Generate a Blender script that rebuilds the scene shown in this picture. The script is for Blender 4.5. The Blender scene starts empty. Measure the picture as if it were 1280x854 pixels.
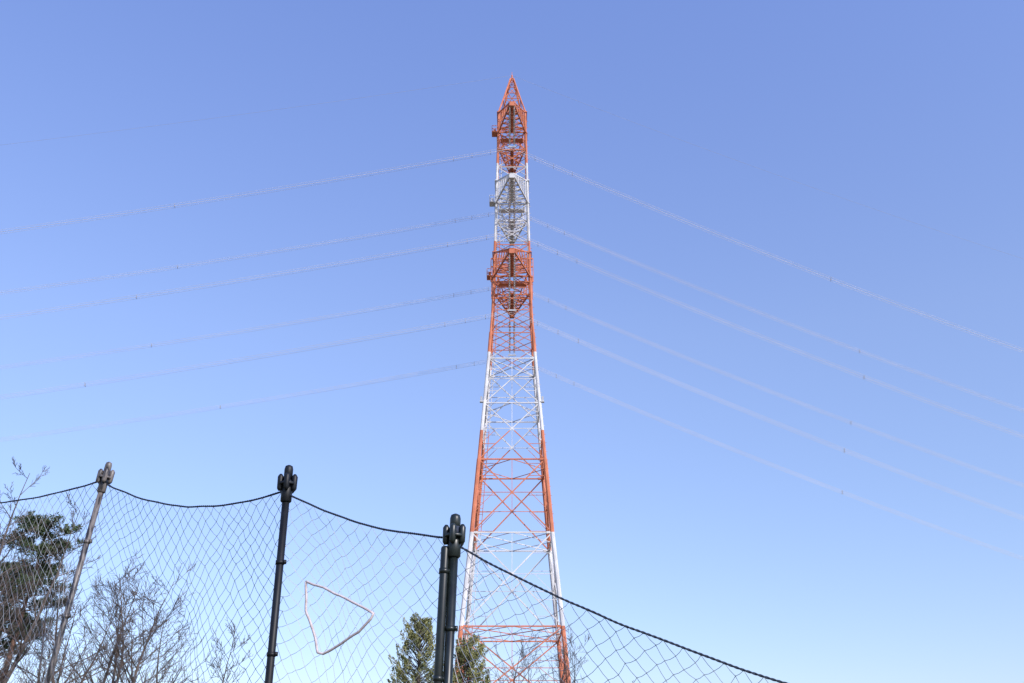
import bpy, math, random
from mathutils import Vector, Matrix, noise
R = math.radians
scene = bpy.context.scene
scene.view_settings.view_transform = 'Standard'
scene.view_settings.look = 'None'
scene.view_settings.exposure = 0

# ------------------------------------------------------------ helpers
class MB:
    def __init__(s): s.v=[]; s.f=[]; s.m=[]
    def tube(s, p, q, r0, r1=None, n=4, m=0, caps=True):
        p=Vector(p); q=Vector(q)
        if r1 is None: r1=r0
        d=q-p
        if d.length<1e-6: return
        d.normalize()
        a=d.cross(Vector((0,0,1)))
        if a.length<1e-3: a=Vector((1,0,0))
        a.normalize(); b=d.cross(a)
        o=len(s.v)
        for k in range(n):
            t=2*math.pi*(k+.5)/n
            e=a*math.cos(t)+b*math.sin(t)
            s.v.append(p+e*r0); s.v.append(q+e*r1)
        for k in range(n):
            k2=(k+1)%n
            s.f.append((o+2*k,o+2*k2,o+2*k2+1,o+2*k+1)); s.m.append(m)
        if caps and n>2:
            s.f.append(tuple(o+2*k for k in range(n))[::-1]); s.m.append(m)
            s.f.append(tuple(o+2*k+1 for k in range(n))); s.m.append(m)
    def path(s, pts, r, n=6, m=0):
        pts=[Vector(p) for p in pts]; o=len(s.v); N=len(pts)
        a=None
        for i,p in enumerate(pts):
            d=(pts[min(i+1,N-1)]-pts[max(i-1,0)]).normalized()
            if a is None:
                a=d.cross(Vector((0,0,1)))
                if a.length<1e-3: a=Vector((1,0,0))
            a=(a-d*a.dot(d)).normalized(); b=d.cross(a)
            rr=r[i] if isinstance(r,(list,tuple)) else r
            for k in range(n):
                t=2*math.pi*k/n
                s.v.append(p+(a*math.cos(t)+b*math.sin(t))*rr)
        for i in range(N-1):
            for k in range(n):
                k2=(k+1)%n
                s.f.append((o+i*n+k,o+i*n+k2,o+(i+1)*n+k2,o+(i+1)*n+k)); s.m.append(m)
        s.f.append(tuple(o+k for k in range(n))[::-1]); s.m.append(m)
        s.f.append(tuple(o+(N-1)*n+k for k in range(n))); s.m.append(m)
    def box(s, c, sx, sy, sz, m=0):
        c=Vector(c); o=len(s.v)
        for x in(-1,1):
            for y in(-1,1):
                for z in(-1,1): s.v.append(c+Vector((x*sx/2,y*sy/2,z*sz/2)))
        for f in((0,1,3,2),(4,6,7,5),(0,4,5,1),(2,3,7,6),(0,2,6,4),(1,5,7,3)):
            s.f.append(tuple(o+i for i in f)); s.m.append(m)
    def obj(s, name, mats, parent=None, smooth=False):
        me=bpy.data.meshes.new(name); me.from_pydata([tuple(v) for v in s.v],[],s.f)
        for m in mats: me.materials.append(m)
        me.polygons.foreach_set('material_index', s.m)
        if smooth: me.polygons.foreach_set('use_smooth',[True]*len(s.f))
        me.update()
        ob=bpy.data.objects.new(name,me); scene.collection.objects.link(ob)
        if parent: ob.parent=parent
        return ob

def empty(name):
    e=bpy.data.objects.new(name,None); scene.collection.objects.link(e); return e

def mat(name, c1, c2=None, scale=5.0, rough=0.6, metal=0.0, detail=6, lo=.35, hi=.65, spec=0.5, stretch=None):
    m=bpy.data.materials.new(name); m.use_nodes=True
    nt=m.node_tree; b=nt.nodes['Principled BSDF']
    b.inputs['Roughness'].default_value=rough; b.inputs['Metallic'].default_value=metal
    b.inputs['Specular IOR Level'].default_value=spec
    if c2 is None: c2=tuple(x*.75 for x in c1)
    g=nt.nodes.new('ShaderNodeNewGeometry')
    n=nt.nodes.new('ShaderNodeTexNoise'); n.inputs['Scale'].default_value=scale; n.inputs['Detail'].default_value=detail
    r=nt.nodes.new('ShaderNodeValToRGB')
    r.color_ramp.elements[0].position=lo; r.color_ramp.elements[0].color=(*c2,1)
    r.color_ramp.elements[1].position=hi; r.color_ramp.elements[1].color=(*c1,1)
    if stretch:
        mp=nt.nodes.new('ShaderNodeMapping'); mp.inputs['Scale'].default_value=stretch
        nt.links.new(g.outputs['Position'],mp.inputs['Vector']); nt.links.new(mp.outputs[0],n.inputs['Vector'])
    else: nt.links.new(g.outputs['Position'],n.inputs['Vector'])
    nt.links.new(n.outputs['Fac'],r.inputs['Fac'])
    nt.links.new(r.outputs['Color'],b.inputs['Base Color'])
    return m

# ------------------------------------------------------------ terrain
def smooth(a,b,x):
    t=max(0,min(1,(x-a)/(b-a))); return t*t*(3-2*t)
def ground_z(x,y):
    near=-1.75*math.tanh((x+.1)*.2)/(1+(max(0,y-9)/22)**2)
    far=-38*smooth(25,230,x)
    n=noise.noise(Vector((x*.05,y*.05,3)))*.5*smooth(5,30,math.hypot(x,y))
    return near+far+n
mb=MB()
def axis(lim):
    out=[0.0]; s=.7
    while out[-1]<lim:
        out.append(out[-1]+s); s*=1.09
    return sorted(set([-a for a in out]+out))
ax=axis(2500); ay=axis(2500)
for y in ay:
    for x in ax: mb.v.append(Vector((x,y,ground_z(x,y))))
nx=len(ax)
for j in range(len(ay)-1):
    for i in range(nx-1):
        mb.f.append((j*nx+i,j*nx+i+1,(j+1)*nx+i+1,(j+1)*nx+i)); mb.m.append(0)
m_ground=mat('dry_grass_ground',(.16,.13,.07),(.06,.075,.03),scale=.8,rough=.95,detail=10)
mb.obj('ground',[m_ground],smooth=True)

# ------------------------------------------------------------ transmission tower
TX,TY=0.0,95.0
m_org=mat('orange_paint',(.64,.225,.125),(.46,.155,.09),scale=.9,rough=.8,spec=.2)
m_wht=mat('white_paint',(.69,.68,.68),(.52,.51,.52),scale=.9,rough=.8,spec=.2)
m_steel=mat('galvanised_steel',(.45,.45,.46),(.3,.3,.31),scale=3,rough=.5,metal=.2)
m_ins=mat('porcelain_insulator',(.38,.34,.33),(.26,.23,.22),scale=3,rough=.4)
prof=[(-2.5,6.1),(0,5.85),(11.7,4.80),(16.0,4.50),(24.6,3.74),(35.0,2.96),(42.9,2.38),(48.4,2.05),(55.3,1.88),(65.1,1.70),(74.7,1.52)]
def hw(z):
    for (a,wa),(b,wb) in zip(prof,prof[1:]):
        if z<=b: return wa+(wb-wa)*(z-a)/(b-a)
    return prof[-1][1]
BANDS=[(-5,8.2,0),(8.2,16.05,0),(16.05,24.65,1),(24.65,34.9,0),(34.9,43.6,1),(43.6,57.0,0),(57.0,67.3,1),(67.3,99,0)]
def band(z):
    for a,b,m in BANDS:
        if a<=z<b: return m
    return 0
tw=MB()
def mem(p,q,r,n=4,force=None):
    p=Vector(p);q=Vector(q)
    if force is not None: tw.tube(p,q,r,n=n,m=force); return
    if p.z>q.z: p,q=q,p
    cuts=[0.0]
    for a,b,m in BANDS[1:]:
        if p.z+.05<a<q.z-.05: cuts.append((a-p.z)/(q.z-p.z))
    cuts.append(1.0)
    for a,b in zip(cuts,cuts[1:]):
        A=p.lerp(q,a);B=p.lerp(q,b)
        tw.tube(A,B,r,n=n,m=band((A.z+B.z)/2-.01))
def corner(z,sx,sy):
    w=hw(z); return Vector((TX+sx*w,TY+sy*w,z))
levels=[-.6,8.4,16.0,24.6,31.9,37.9,42.9,45.9,48.6,51.3,54.0,56.6,59.2,61.8,64.3,66.8,69.2,71.6,74.7]
CS=[(-1,-1),(1,-1),(1,1),(-1,1)]
for a,b in zip(levels,levels[1:]):
    rl=.215 if a<26 else (.175 if a<45 else .125)
    big=a<42
    rb=.075 if a<26 else (.062 if big else .045)
    for k in range(4):
        c0=CS[k];c1=CS[(k+1)%4]
        A0=corner(a,*c0);A1=corner(b,*c0);B0=corner(a,*c1);B1=corner(b,*c1)
        mem(A0,A1,rl,n=8)
        mem(A0,B1,rb); mem(B0,A1,rb)
        mem(A1,B1,rb*1.15)
        if big:
            wa,wb=hw(a),hw(b); t=wa/(wa+wb)
            X=A0.lerp(B1,t)
            for P0,P1,D in((A0,A1,B1),(B0,B1,A1)):
                L=P0.lerp(P1,t)
                mem(L,X,.04)
                mem(P0.lerp(P1,t*.5),P0.lerp(D,t*.5),.035)
                mem(P0.lerp(P1,t*.5),L.lerp(X,.5),.03)
                mem(P0.lerp(P1,t+(1-t)*.5),P1.lerp(X,.5),.035)
            mem(X,A1.lerp(B1,.5),.035)
            g=(B1-A1).normalized()
            for P,s in((A1,1),(B1,-1)):
                mem(P,P+g*s*.55,rb*1.9)
    pts=[corner(b,*c) for c in CS]
    mids=[pts[k].lerp(pts[(k+1)%4],.5) for k in range(4)]
    for k in range(4): mem(mids[k],mids[(k+1)%4],.04)
    if b in(24.6,16.0,42.9): mem(pts[0],pts[2],.05);mem(pts[1],pts[3],.05)
# peak
pk=Vector((TX,TY,81.2))
pl=[(74.7,1.52),(77.0,.98),(79.0,.53),(80.6,.18)]
for (a,wa),(b,wb) in zip(pl,pl[1:]):
    for k in range(4):
        c0=CS[k];c1=CS[(k+1)%4]
        P=lambda z,w,c: Vector((TX+c[0]*w,TY+c[1]*w,z))
        mem(P(a,wa,c0),P(b,wb,c0),.10,n=6)
        mem(P(a,wa,c0),P(b,wb,c1),.04);mem(P(a,wa,c1),P(b,wb,c0),.04)
        mem(P(b,wb,c0),P(b,wb,c1),.05)
mem((TX,TY,80.5),pk,.11,n=6)
mem(pk,pk+Vector((0,0,.5)),.035)
# cross arms
ARMS=[(71.6,6.7,0,2.9),(62.0,6.9,1,2.9),(52.6,7.3,0,3.0)]
tips=[]
for z,L,mi,hh in ARMS:
    w=hw(z); w2=hw(z+hh)
    for sy in(-1,1):
        tip=Vector((TX,TY+sy*L,z+.1)); tips.append((tip,z))
        N=6
        bl=[];br=[];tl=[];tr=[]
        for i in range(N+1):
            t=i/N
            hx=w*(1-t)+.22*t; hx2=w2*(1-t)+.14*t
            yb=TY+sy*(w+(L-w)*t); yt=TY+sy*(w2+(L-w2)*t)
            bl.append(Vector((TX-hx,yb,z))); br.append(Vector((TX+hx,yb,z)))
            zt=z+hh*(1-t)+.35*t
            tl.append(Vector((TX-hx2,yt,zt))); tr.append(Vector((TX+hx2,yt,zt)))
        for i in range(N):
            for ch in(bl,br): mem(ch[i],ch[i+1],.095,force=mi)
            for ch in(tl,tr): mem(ch[i],ch[i+1],.075,force=mi)
            mem(bl[i+1],br[i+1],.05,force=mi); mem(tl[i+1],tr[i+1],.045,force=mi)
            mem(bl[i],br[i+1],.045,force=mi); mem(br[i],bl[i+1],.045,force=mi)
            mem(tl[i],tr[i+1],.04,force=mi)
            mem(bl[i],tl[i+1],.045,force=mi); mem(br[i],tr[i+1],.045,force=mi)
            mem(bl[i+1],tl[i+1],.045,force=mi); mem(br[i+1],tr[i+1],.045,force=mi)
        for i in range(N):
            c=(bl[i]+br[i+1])/2; c.x=TX
            tw.box(c+Vector((0,0,.12)),.42,(L-w)/N*.96,.05,mi)
        tw.box(tip+Vector((0,0,-.15)),.55,.35,.5,mi)
    w=hw(z)+.12
    for zz,rr in((z-.05,.09),(z+hh,.07)):
        for k in range(4):
            c0=CS[k];c1=CS[(k+1)%4]
            mem((TX+c0[0]*w,TY+c0[1]*w,zz),(TX+c1[0]*w,TY+c1[1]*w,zz),rr,force=mi)
    bx=TX-w-.3; by=TY-w+.5
    for zz in(z+.1,z+.5,z+.9):
        for p,q in(((-.3,-.5),(.3,-.5)),((-.3,.5),(.3,.5)),((-.3,-.5),(-.3,.5))):
            mem((bx+p[0],by+p[1],zz),(bx+q[0],by+q[1],zz),.035,force=mi)
    for p in((-.3,-.5),(-.3,.5),(.3,-.5),(-.3,0)):
        mem((bx+p[0],by+p[1],z+.1),(bx+p[0],by+p[1],z+.9),.035,force=mi)
    tw.box((bx,by,z+.08),.65,1.0,.07,mi)
    tw.box((bx,by,z+.42),.3,.3,.5,mi)
    tw.box((TX,TY,z+.06),w*1.5,.8,.05,mi)
z=52.6;w=hw(z)
for sy in(-1,1):
    for zz in(z-.6,z+1.2,z+2.2):
        mem((TX-w-.3,TY+sy*w,zz),(TX+w+.3,TY+sy*w,zz),.09,force=0)
    for sx in(-1,1):
        mem((TX+sx*(w+.3),TY+sy*w,z-.6),(TX+sx*(w+.3),TY+sy*w,z+2.2),.06,force=0)
for s in(-.18,.18):
    for a,b in zip(levels[:-1],levels[1:]):
        mem((TX-hw(a)*.82+s,TY-hw(a)+.25,a),(TX-hw(b)*.82+s,TY-hw(b)+.25,b),.03)
zz=3.0
while zz<74:
    x=TX-hw(zz)*.82; mem((x-.18,TY-hw(zz)+.25,zz),(x+.18,TY-hw(zz)+.25,zz),.022); zz+=.6
zz=3.0
while zz<74:
    w=hw(zz); mem((TX+w,TY-w,zz),(TX+w+.3,TY-w-.05,zz),.02); zz+=.9
for zz in(37.9,):
    w=hw(zz)
    for s in(-1,1):
        tw.box((TX+s*(w+.25),TY-w,zz+.1),.4,.4,.08,band(zz-.1)); tw.box((TX+s*(w+.3),TY-w,zz+.4),.2,.2,.5,2)
for c in CS:
    p=corner(-.6,*c); p.z=ground_z(p.x,p.y); tw.tube(p-Vector((0,0,1.5)),p+Vector((0,0,.6)),.7,.55,n=12,m=3)
m_conc=mat('concrete',(.35,.34,.32),(.25,.24,.23),scale=4,rough=.9)
tower=empty('transmission_tower')
tw.obj('lattice_frame',[m_org,m_wht,m_steel,m_conc],tower)

# insulators (order of tips: near,far per arm)
ins=MB(); attach=[]
DROPS=[6.0,5.3,7.1,5.7,7.0,5.3]
for (tip,z),DROP in zip(tips,DROPS):
    for sx in(-.25,.25):
        top=tip+Vector((sx,0,-.3)); 
        ins.tube(top,top-Vector((0,0,DROP-.5)),.035,n=6)
        k=.5
        while k<DROP-.9:
            c=top-Vector((0,0,k)); ins.tube(c,c-Vector((0,0,.1)),.05,.12,n=8); k+=.19
    e=tip-Vector((0,0,DROP)); attach.append(e)
    ins.box(e+Vector((0,0,.2)),.9,.08,.14,1)
ins.obj('insulator_strings',[m_ins,m_steel],tower)

# ------------------------------------------------------------ power lines
m_wire=mat('aluminium_conductor',(.74,.69,.71),(.64,.60,.63),scale=.15,rough=.8,metal=0.0,spec=.2)
m_spc=mat('spacer_steel',(.42,.41,.44),(.34,.34,.36),scale=3,rough=.6)
m_wire2=mat('earth_wire_steel',(.44,.44,.48),(.38,.38,.42),scale=2,rough=.7)
lines=empty('power_lines')
def wirepts(e,side,s,xm,dy,X=260,off=(0,0)):
    pts=[];N=44
    for i in range(N+1):
        x=X*(i/N)**1.25
        pts.append(Vector((e.x+side*x,e.y+dy*x+off[0],e.z-(s*x-s*x*x/(2*xm))+off[1])))
    return pts
random.seed(4)
wb=MB()
for idx,e in enumerate(attach):
    for side,s,xm,dy in((-1,.172,200,.07),(1,.405,250,.165)):
        s2=s*(1+random.uniform(-.012,.012))
        for o in((-.17,.14),(.17,.14),(-.17,-.14),(.17,-.14)):
            wb.path(wirepts(e,side,s2,xm,dy,off=o),.011,n=5)
        x=2.2+random.uniform(0,1)
        while x<250:
            z=e.z-(s2*x-s2*x*x/(2*xm)); c=Vector((e.x+side*x,e.y+dy*x,z))
            wb.tube(c+Vector((0,-.17,-.18)),c+Vector((0,.17,.18)),.025,m=1)
            wb.tube(c+Vector((0,.17,-.18)),c+Vector((0,-.17,.18)),.025,m=1)
            x+= (2.0 if x<5 else random.uniform(26,36))
wb.obj('phase_conductors',[m_wire,m_spc],lines,smooth=True)
eb=MB()
for side,s,xm,dy in((-1,.142,210,.06),(1,.37,260,.15)):
    eb.path(wirepts(pk,side,s,xm,dy),.010,n=5)
eb.obj('earth_wire',[m_wire2],lines,smooth=True)

# ------------------------------------------------------------ net fence
m_pgreen=mat('dark_green_painted_steel',(.012,.019,.018),(.005,.008,.008),scale=9,rough=.36,spec=.5)
m_pblack=mat('black_painted_steel',(.007,.009,.013),(.003,.004,.006),scale=9,rough=.5,spec=.35)
m_pgrey=mat('weathered_grey_steel',(.17,.15,.14),(.018,.017,.02),scale=5,rough=.45,lo=.42,hi=.58,stretch=(6,6,1.2))
m_rope=mat('dark_blue_rope',(.022,.035,.065),(.01,.014,.028),scale=60,rough=.8)
m_netA=mat('net_twine_grey',(.44,.46,.50),(.09,.105,.15),scale=.9,rough=.8,detail=2,lo=.38,hi=.60)
m_netB=mat('net_twine_blue_grey',(.24,.27,.34),(.08,.10,.15),scale=.9,rough=.8,detail=2)
m_netC=mat('net_twine_pale',(.62,.63,.66),(.32,.34,.39),scale=1.1,rough=.8,detail=2,lo=.35,hi=.6)
m_loop=mat('faded_pink_cord',(.62,.54,.54),(.46,.38,.38),scale=20,rough=.8)
fence=empty('net_fence')
posts=[((-8.0,12.9),(-7.85,12.9,5.45),5.25,5.25,m_pgrey,.034),
       ((-4.98,10.8),(-4.56,10.8,5.13),4.93,4.88,m_pgrey,.031),
       ((-2.085,9.0),(-2.10,9.0,4.51),4.27,4.24,m_pblack,.034),
       ((-.555,8.0),(-.462,8.0,3.77),3.57,3.52,m_pgreen,.037),
       ((3.15,7.0),(3.12,7.0,2.25),2.03,2.03,m_pgreen,.037),
       ((6.3,6.2),(6.3,6.2,1.6),1.4,1.4,m_pgreen,.037)]
def post(i,P):
    (bx,by),top,_,_,m,r=P
    b=MB(); top=Vector(top); g=ground_z(bx,by)
    base=Vector((bx,by,g-.4)); ax=(top-base).normalized()
    neck=top-ax*.13
    b.path([base,base.lerp(neck,.5),neck],r,n=18)
    f=Vector((bx,by,g)); b.tube(f-Vector((0,0,.02)),f+Vector((0,0,.03)),.11,n=18)
    b.path([top-ax*.16,top-ax*.04,top-ax*.012,top],[r*1.2,r*1.2,r*1.0,r*.35],n=18)
    b.path([top-ax*.36,top-ax*.35,top-ax*.18,top-ax*.17],[r*1.2,r*1.5,r*1.5,r*1.1],n=18)
    for k in range(5):
        t=2*math.pi*k/5+.3+i
        d=Vector((math.cos(t),math.sin(t),0))*(r+.034)
        b.path([top-ax*.255+d,top-ax*.235+d,top-ax*.12+d,top-ax*.095+d],[.014,.026,.028,.012],n=10)
    b.tube(top-ax*.20,top-ax*.175,r+.05,n=18)
    for k in(.9,1.7,2.5):
        c=top-ax*k; b.tube(c,c-ax*.035,r+.006,n=18); b.box(c+Vector((r+.008,-.01,-.015)),.03,.03,.035)
    ob=b.obj('post_%d'%(i+1),[m],fence)
    for p in ob.data.polygons: p.use_smooth = len(p.vertices)==4
for i,P in enumerate(posts): post(i,P)
b=MB(); tp=Vector((-.538,7.99,3.50)); bs=Vector((-.632,7.99,ground_z(-.66,7.98)-.3)); axx=(tp-bs).normalized()
b.path([bs,tp-axx*.02,tp-axx*.005,tp],[.035,.035,.03,.018],n=18)
for k in(.18,1.0,1.8):
    c=tp-axx*k; b.tube(c,c-axx*.04,.041,n=18); b.box(c+Vector((.04,0,-.02)),.08,.03,.03)
ob=b.obj('brace_post',[m_pgreen],fence)
for p in ob.data.polygons: p.use_smooth=len(p.vertices)==4

sags=[.13,.21,.09,.17,.12]
def seg(i,t):
    A=posts[i];B=posts[i+1]
    a=Vector(A[1]);b=Vector(B[1])
    x=a.x+(b.x-a.x)*t; y=a.y+(b.y-a.y)*t
    z=A[3]+(B[2]-A[3])*t-sags[i]*4*t*(1-t)
    z+=.012*noise.noise(Vector((x*3,y*3,0)))
    return Vector((x,y,z))
rp=MB()
for i in range(5):
    A=[];B=[]
    N=260
    for k in range(N+1):
        p=seg(i,k/N); a=k*1.1
        o=Vector((math.cos(a)*.3,math.cos(a)*.3,math.sin(a)))*.004
        A.append(p+o);B.append(p-o)
    rp.path(A,.0065,n=5);rp.path(B,.0065,n=5)
    for t,P in((0,posts[i]),(1,posts[i+1])):
        p=seg(i,t)
        rp.tube(p,Vector((p.x,p.y,p.z+.09)),P[5]+.01,n=12)
rp.obj('top_rope',[m_rope],fence,smooth=True)

net=MB()
DX,DZ=.070,.074
segL=[(Vector(posts[i+1][1]).xy-Vector(posts[i][1]).xy).length for i in range(5)]
def segof(u):
    i=0
    while i<4 and u>segL[i]: u-=segL[i]; i+=1
    return i,min(1,u/segL[i])
def netpos(u,v):
    i,t=segof(u); top=seg(i,t)
    a=Vector(posts[i][1]);bb=Vector(posts[i+1][1])
    d=(bb-a).xy.normalized(); nrm=Vector((-d.y,d.x,0))
    if nrm.y<0: nrm=-nrm
    edge=4*t*(1-t)
    bil=(.20*edge*math.sin(min(1,v/3)*math.pi*.9) + .13*noise.noise(Vector((u*.9,v*.7,2)))*min(1,v))
    dx=.15*noise.noise(Vector((u*1.1,v*.8,7)))*min(1,v*1.5)+.036*noise.noise(Vector((u*6,v*6,1)))
    dz=.18*noise.noise(Vector((u*1.3,v*.9,11)))*min(1,v*1.5)+.036*noise.noise(Vector((u*6,v*6,21)))
    p=top+nrm*(bil+.02)+Vector((d.x,d.y,0))*dx+Vector((0,0,-v+dz*(1 if v>.01 else .2)))
    for P in posts:
        bx,by=P[0]; tx,ty,tz=P[1]
        wgt=math.exp(-((top.x-tx)/.8)**2)
        p.x+=(bx-tx)*wgt*min(1,v/4.4)
    return p
Lt=sum(segL); nu=int(Lt/DX); nv=int(3.6/DZ)
MI=[0,1,2,1,1]
P={}
for i in range(nu+1):
    for j in range(nv+1):
        if (i+j)%2==0: P[i,j]=netpos(i*DX,j*DZ)
for (i,j),p in P.items():
    mi=MI[segof(i*DX)[0]]
    for di in(-1,1):
        q=P.get((i+di,j+1))
        if q is not None:
            mid=(p+q)/2+Vector((0,0,-.006)); net.tube(p,mid,.0023,n=3,m=mi,caps=False); net.tube(mid,q,.0023,n=3,m=mi,caps=False)
    net.tube(p-Vector((0,0,.005)),p+Vector((0,0,.005)),.004,n=4,m=mi)
    if j==0 and (i+2,0) in P: net.tube(p,P[i+2,0],.003,n=3,m=mi,caps=False)
net.obj('netting',[m_netA,m_netB,m_netC],fence)
lp=[(-1.80,8.81,3.375),(-1.68,8.74,3.33),(-1.349,8.54,3.15),(-1.143,8.414,3.03),(-1.165,8.42,2.985),(-1.258,8.485,2.90),(-1.577,8.68,2.742),(-1.62,8.70,2.755),(-1.687,8.747,2.943),(-1.77,8.79,3.12),(-1.80,8.81,3.375)]
lb=MB(); pts=[]
for a,c in zip(lp,lp[1:]):
    a=Vector(a);c=Vector(c)
    for k in range(6):
        p=a.lerp(c,k/6); p+=Vector((noise.noise(p*6),0,noise.noise(p*6+Vector((9,0,0)))))*.014; p.y-=.05; pts.append(p)
pts.append(pts[0].copy())
lb.path(pts,.011,n=6); lb.obj('repair_cord',[m_loop],fence,smooth=True)

# ------------------------------------------------------------ trees
m_bark=mat('grey_bark',(.13,.10,.085),(.045,.036,.033),scale=4,rough=.9)
m_pbark=mat('pine_bark',(.20,.11,.075),(.06,.04,.035),scale=4,rough=.9)
m_needle=mat('pine_needles',(.085,.12,.045),(.025,.042,.018),scale=1.2,rough=.7)
m_ced=mat('conifer_foliage',(.28,.27,.10),(.10,.12,.045),scale=1.8,rough=.7)
def rv(): 
    return Vector((random.gauss(0,1),random.gauss(0,1),random.gauss(0,1))).normalized()
RM=.0085
def branch(b,p,d,L,r,depth):
    k=4 if depth>0 else 3
    for s in range(k):
        d=(d+rv()*.16+Vector((0,0,.06))).normalized()
        q=p+d*L/k; r2=max(RM,r*.78)
        b.tube(p,q,r,r2,n=3,caps=False)
        if depth>0 and random.random()<.92:
            for _ in range(random.choice((1,2)) if depth>1 else random.choice((1,2,2))):
                e=(d+rv()*.8+Vector((0,0,.1))).normalized()
                branch(b,p.lerp(q,random.uniform(.3,1)),e,L*random.uniform(.34,.6)*(1-.12*s),max(RM,r2*.55),depth-1)
        p=q;r=r2
def bare_tree(x,y,H,seed,wid=.22,lean=(0,0),r=None,depth=2,first=.42,nb=15):
    random.seed(seed); b=MB(); g=ground_z(x,y); Ht=H-g
    N=14; p=Vector((0,0,-.3)); d=Vector((lean[0],lean[1],1)).normalized(); r=r or Ht*.0115
    pts=[p]; rad=[r]
    for i in range(N):
        d=(d+Vector((random.gauss(0,.07),random.gauss(0,.07),.03))+Vector((lean[0],lean[1],0))*.1).normalized()
        p=p+d*(Ht*.96+.3)/N; pts.append(p); rad.append(max(.014,r*(1-(i+1)/N)**.85))
    b.path(pts,rad,n=7)
    for k in range(nb):
        t=first+(1-first)*(k+random.random())/nb; f=min(N-.01,t*N); i=int(f)
        p=pts[i].lerp(pts[i+1],f-i); az=random.uniform(0,6.283)
        e=Vector((math.cos(az),math.sin(az),random.uniform(.4,1.3))).normalized()
        L=Ht*wid*(1.15-.70*(t-first)/(1-first))*random.uniform(.6,1.2)
        branch(b,p,e,L,max(.016,rad[i]*.55),depth)
    ob=b.obj('bare_tree',[m_bark]); ob.location=(x,y,g); return ob
def leaf(b,c,s,mi,wr=.35,dirv=None):
    a=dirv if dirv is not None else rv(); e=a.cross(rv()).normalized(); o=len(b.v)
    b.v+= [c-a*s,c+e*s*wr,c+a*s,c-e*s*wr]; b.f.append((o,o+1,o+2,o+3)); b.m.append(mi)
def pine(x,y,H,seed,crown0=.55,lean=(0.03,0),wid=.16,dens=1.0,nb=26):
    random.seed(seed); b=MB(); g=ground_z(x,y); Ht=H-g
    pts=[];N=12
    for i in range(N+1):
        t=i/N; pts.append(Vector((lean[0]*Ht*t+.12*math.sin(t*5+seed),lean[1]*Ht*t+.1*math.cos(t*4),-.3+(Ht*.98+.3)*t)))
    rad=[.23*(1-.85*i/N) for i in range(N+1)]
    b.path(pts,rad,n=8)
    for k in range(nb):
        t=crown0+(1-crown0)*(k+.5)/nb
        f=t*N;i=min(N-1,int(f)); p=pts[i].lerp(pts[i+1],f-i)
        az=random.uniform(0,6.28); cr=(1-t)/(1-crown0)
        L=Ht*wid*(.30+.85*math.sin(min(1,cr*1.1+.08)*math.pi*.62))*random.uniform(.5,1.25)
        d=Vector((math.cos(az),math.sin(az),random.uniform(-.05,.4)))
        bp=[p]
        for s in range(4):
            d=(d+rv()*.2+Vector((0,0,.06))).normalized(); bp.append(bp[-1]+d*L/4)
        b.path(bp,[.045,.035,.028,.02,.01],n=4)
        for s in range(1,5):
            for _ in range(2+s):
                c=bp[s]+Vector((random.gauss(0,.2),random.gauss(0,.2),random.gauss(.10,.07)))*(L/1.6+.3)
                b.tube(bp[s],c,.012,.008,n=3,caps=False)
                for _ in range(5):
                    tip=c+rv()*random.uniform(.04,.22)
                    up=(rv()*.6+Vector((0,0,.7))).normalized()
                    for _ in range(int(11*dens)):
                        dd=(rv()+up*.6).normalized(); ln=random.uniform(.06,.11)
                        leaf(b,tip+dd*ln,ln,1,.22,dd)
    ob=b.obj('pine_tree',[m_pbark,m_needle]); ob.location=(x,y,g); return ob
pine(-24.7,50,14.9,3,crown0=.60,lean=(.065,0),wid=.145,nb=34)
pine(-27.4,54,13.6,11,crown0=.62,lean=(.04,0),wid=.13,nb=24)

T=[(-23.6,46,17.0,1,.17,(.0,0)),(-23.0,46.5,15.4,40,.17,(.0,0)),(-26.2,50,15.6,2,.16,(.03,0)),(-22.8,52,12.4,5,.2,(0,0)),
   (-21.6,50,13.2,6,.24,(.02,0)),(-19.5,50,12.8,9,.28,(.01,0)),(-17.5,50,12.9,12,.28,(.0,0)),(-21.8,58,14.0,14,.26,(0,0)),
   (-24.0,60,14.6,15,.24,(0,0)),(-27.2,48,13.2,16,.2,(.04,0)),(-19.8,60,12.6,18,.27,(0,0)),(-22.2,47,10.9,33,.22,(0,0)),
   (-26.0,47,12.0,26,.2,(.08,0)),(-24.2,47,11.2,27,.2,(-.03,0)),(-23.3,55,13.2,28,.22,(.02,0)),(-28.0,56,14.0,29,.2,(.02,0)),
   (-20.3,47,10.4,34,.24,(0,0)),(-18.4,56,11.4,35,.26,(0,0)),(-15.6,54,10.2,36,.24,(0,0)),
   (-.6,74,12.8,21,.25,(0,0)),(1.6,76,13.5,22,.27,(0,0)),(3.9,78,13.0,23,.25,(0,0)),(.6,80,13.2,24,.25,(0,0)),(7.6,78,9.8,25,.22,(0,0))]
for (x,y,H,sd,wd,lean) in T: bare_tree(x,y,H,sd,wd,lean)

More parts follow.
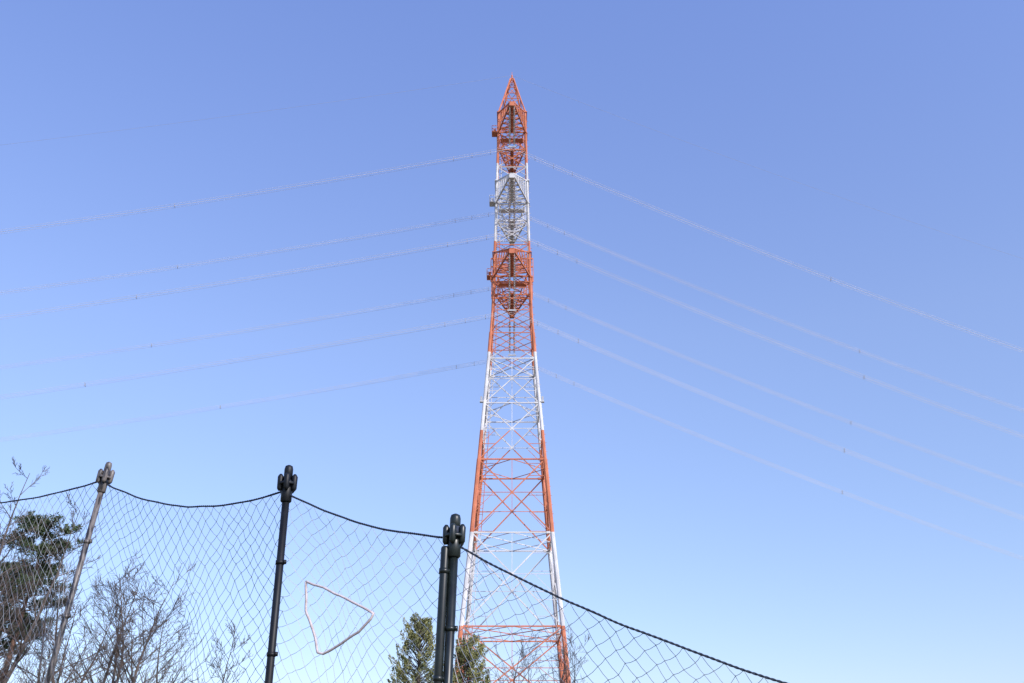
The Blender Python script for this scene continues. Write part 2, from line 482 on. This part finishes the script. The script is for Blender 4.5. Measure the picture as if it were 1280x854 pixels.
def evergreen(x,y,H,w,seed):
    random.seed(seed); b=MB(); g=ground_z(x,y); Ht=H-g
    b.path([Vector((0,0,-.3)),Vector((.05,0,Ht*.5)),Vector((0,0,Ht*.97))],[.16,.1,.02],n=8)
    for k in range(300):
        t=random.random()**.75; z=Ht*(.12+.84*t)
        rr=w*(.22+.95*min(1,((1-t)*3.2))**.6)
        az=random.uniform(0,6.28); q=rr*random.uniform(.45,1.1)
        c=Vector((math.cos(az)*q,math.sin(az)*q,z+random.gauss(0,.12)))
        b.tube(Vector((0,0,z-.5)),c,.022,.008,n=3,caps=False)
        ax_=(Vector((math.cos(az)*.5,math.sin(az)*.5,1))+rv()*.35).normalized(); ln=random.uniform(.25,.55)
        for _ in range(62):
            s=random.random(); o=ax_*ln*(s-.4)+rv()*.17*(1-s*.8)
            dd=(ax_+rv()*.8).normalized()
            leaf(b,c+o,random.uniform(.035,.075),1,.35,dd)
    ob=b.obj('evergreen_tree',[m_bark,m_ced]); ob.location=(x,y,g); return ob
evergreen(-3.60,40,8.55,.88,31)
evergreen(-1.72,42,8.05,.80,32)

# ------------------------------------------------------------ sun, sky, camera
az=R(140); el=R(36)
sv=Vector((math.sin(az)*math.cos(el),math.cos(az)*math.cos(el),math.sin(el)))
sl=bpy.data.lights.new('sun','SUN'); sl.energy=4.0; sl.angle=R(.5); sl.color=(1,.95,.88)
so=bpy.data.objects.new('sun',sl); scene.collection.objects.link(so); so.rotation_euler=sv.to_track_quat('Z','Y').to_euler()
w=bpy.data.worlds.new('World'); scene.world=w; w.use_nodes=True
nt=w.node_tree; bg=nt.nodes['Background']
sk=nt.nodes.new('ShaderNodeTexSky'); sk.sky_type='NISHITA'; sk.sun_disc=False
sk.sun_elevation=el; sk.sun_rotation=az; sk.air_density=1.0; sk.dust_density=.6; sk.ozone_density=1.0
tc=nt.nodes.new('ShaderNodeTexCoord'); sp=nt.nodes.new('ShaderNodeSeparateXYZ'); rm=nt.nodes.new('ShaderNodeValToRGB')
nt.links.new(tc.outputs['Generated'],sp.inputs[0]); nt.links.new(sp.outputs['Z'],rm.inputs['Fac'])
cr=rm.color_ramp; K=3.0
cols=[(.08,(1.14,1.14,1.36)),(.25,(1.44,1.40,1.64)),(.42,(1.76,1.66,1.94)),(.70,(1.90,1.86,2.46))]
cr.elements[0].position=cols[0][0]; cr.elements[0].color=(*[c/K for c in cols[0][1]],1)
cr.elements[1].position=cols[3][0]; cr.elements[1].color=(*[c/K for c in cols[3][1]],1)
for pz,c in cols[1:3]:
    e=cr.elements.new(pz); e.color=(*[x/K for x in c],1)
vm=nt.nodes.new('ShaderNodeVectorMath'); vm.operation='MULTIPLY'
vs=nt.nodes.new('ShaderNodeVectorMath'); vs.operation='SCALE'; vs.inputs['Scale'].default_value=K
nt.links.new(sk.outputs[0],vm.inputs[0]); nt.links.new(rm.outputs[0],vm.inputs[1]); nt.links.new(vm.outputs[0],vs.inputs[0])
nt.links.new(vs.outputs[0],bg.inputs['Color']); bg.inputs['Strength'].default_value=.13

cd=bpy.data.cameras.new('camera'); cam=bpy.data.objects.new('camera',cd); scene.collection.objects.link(cam)
cam.location=(0,0,1.6); cam.rotation_euler=(R(90+25),0,0)
cd.lens=35; cd.sensor_width=36; cd.clip_start=.05; cd.clip_end=6000
scene.camera=cam
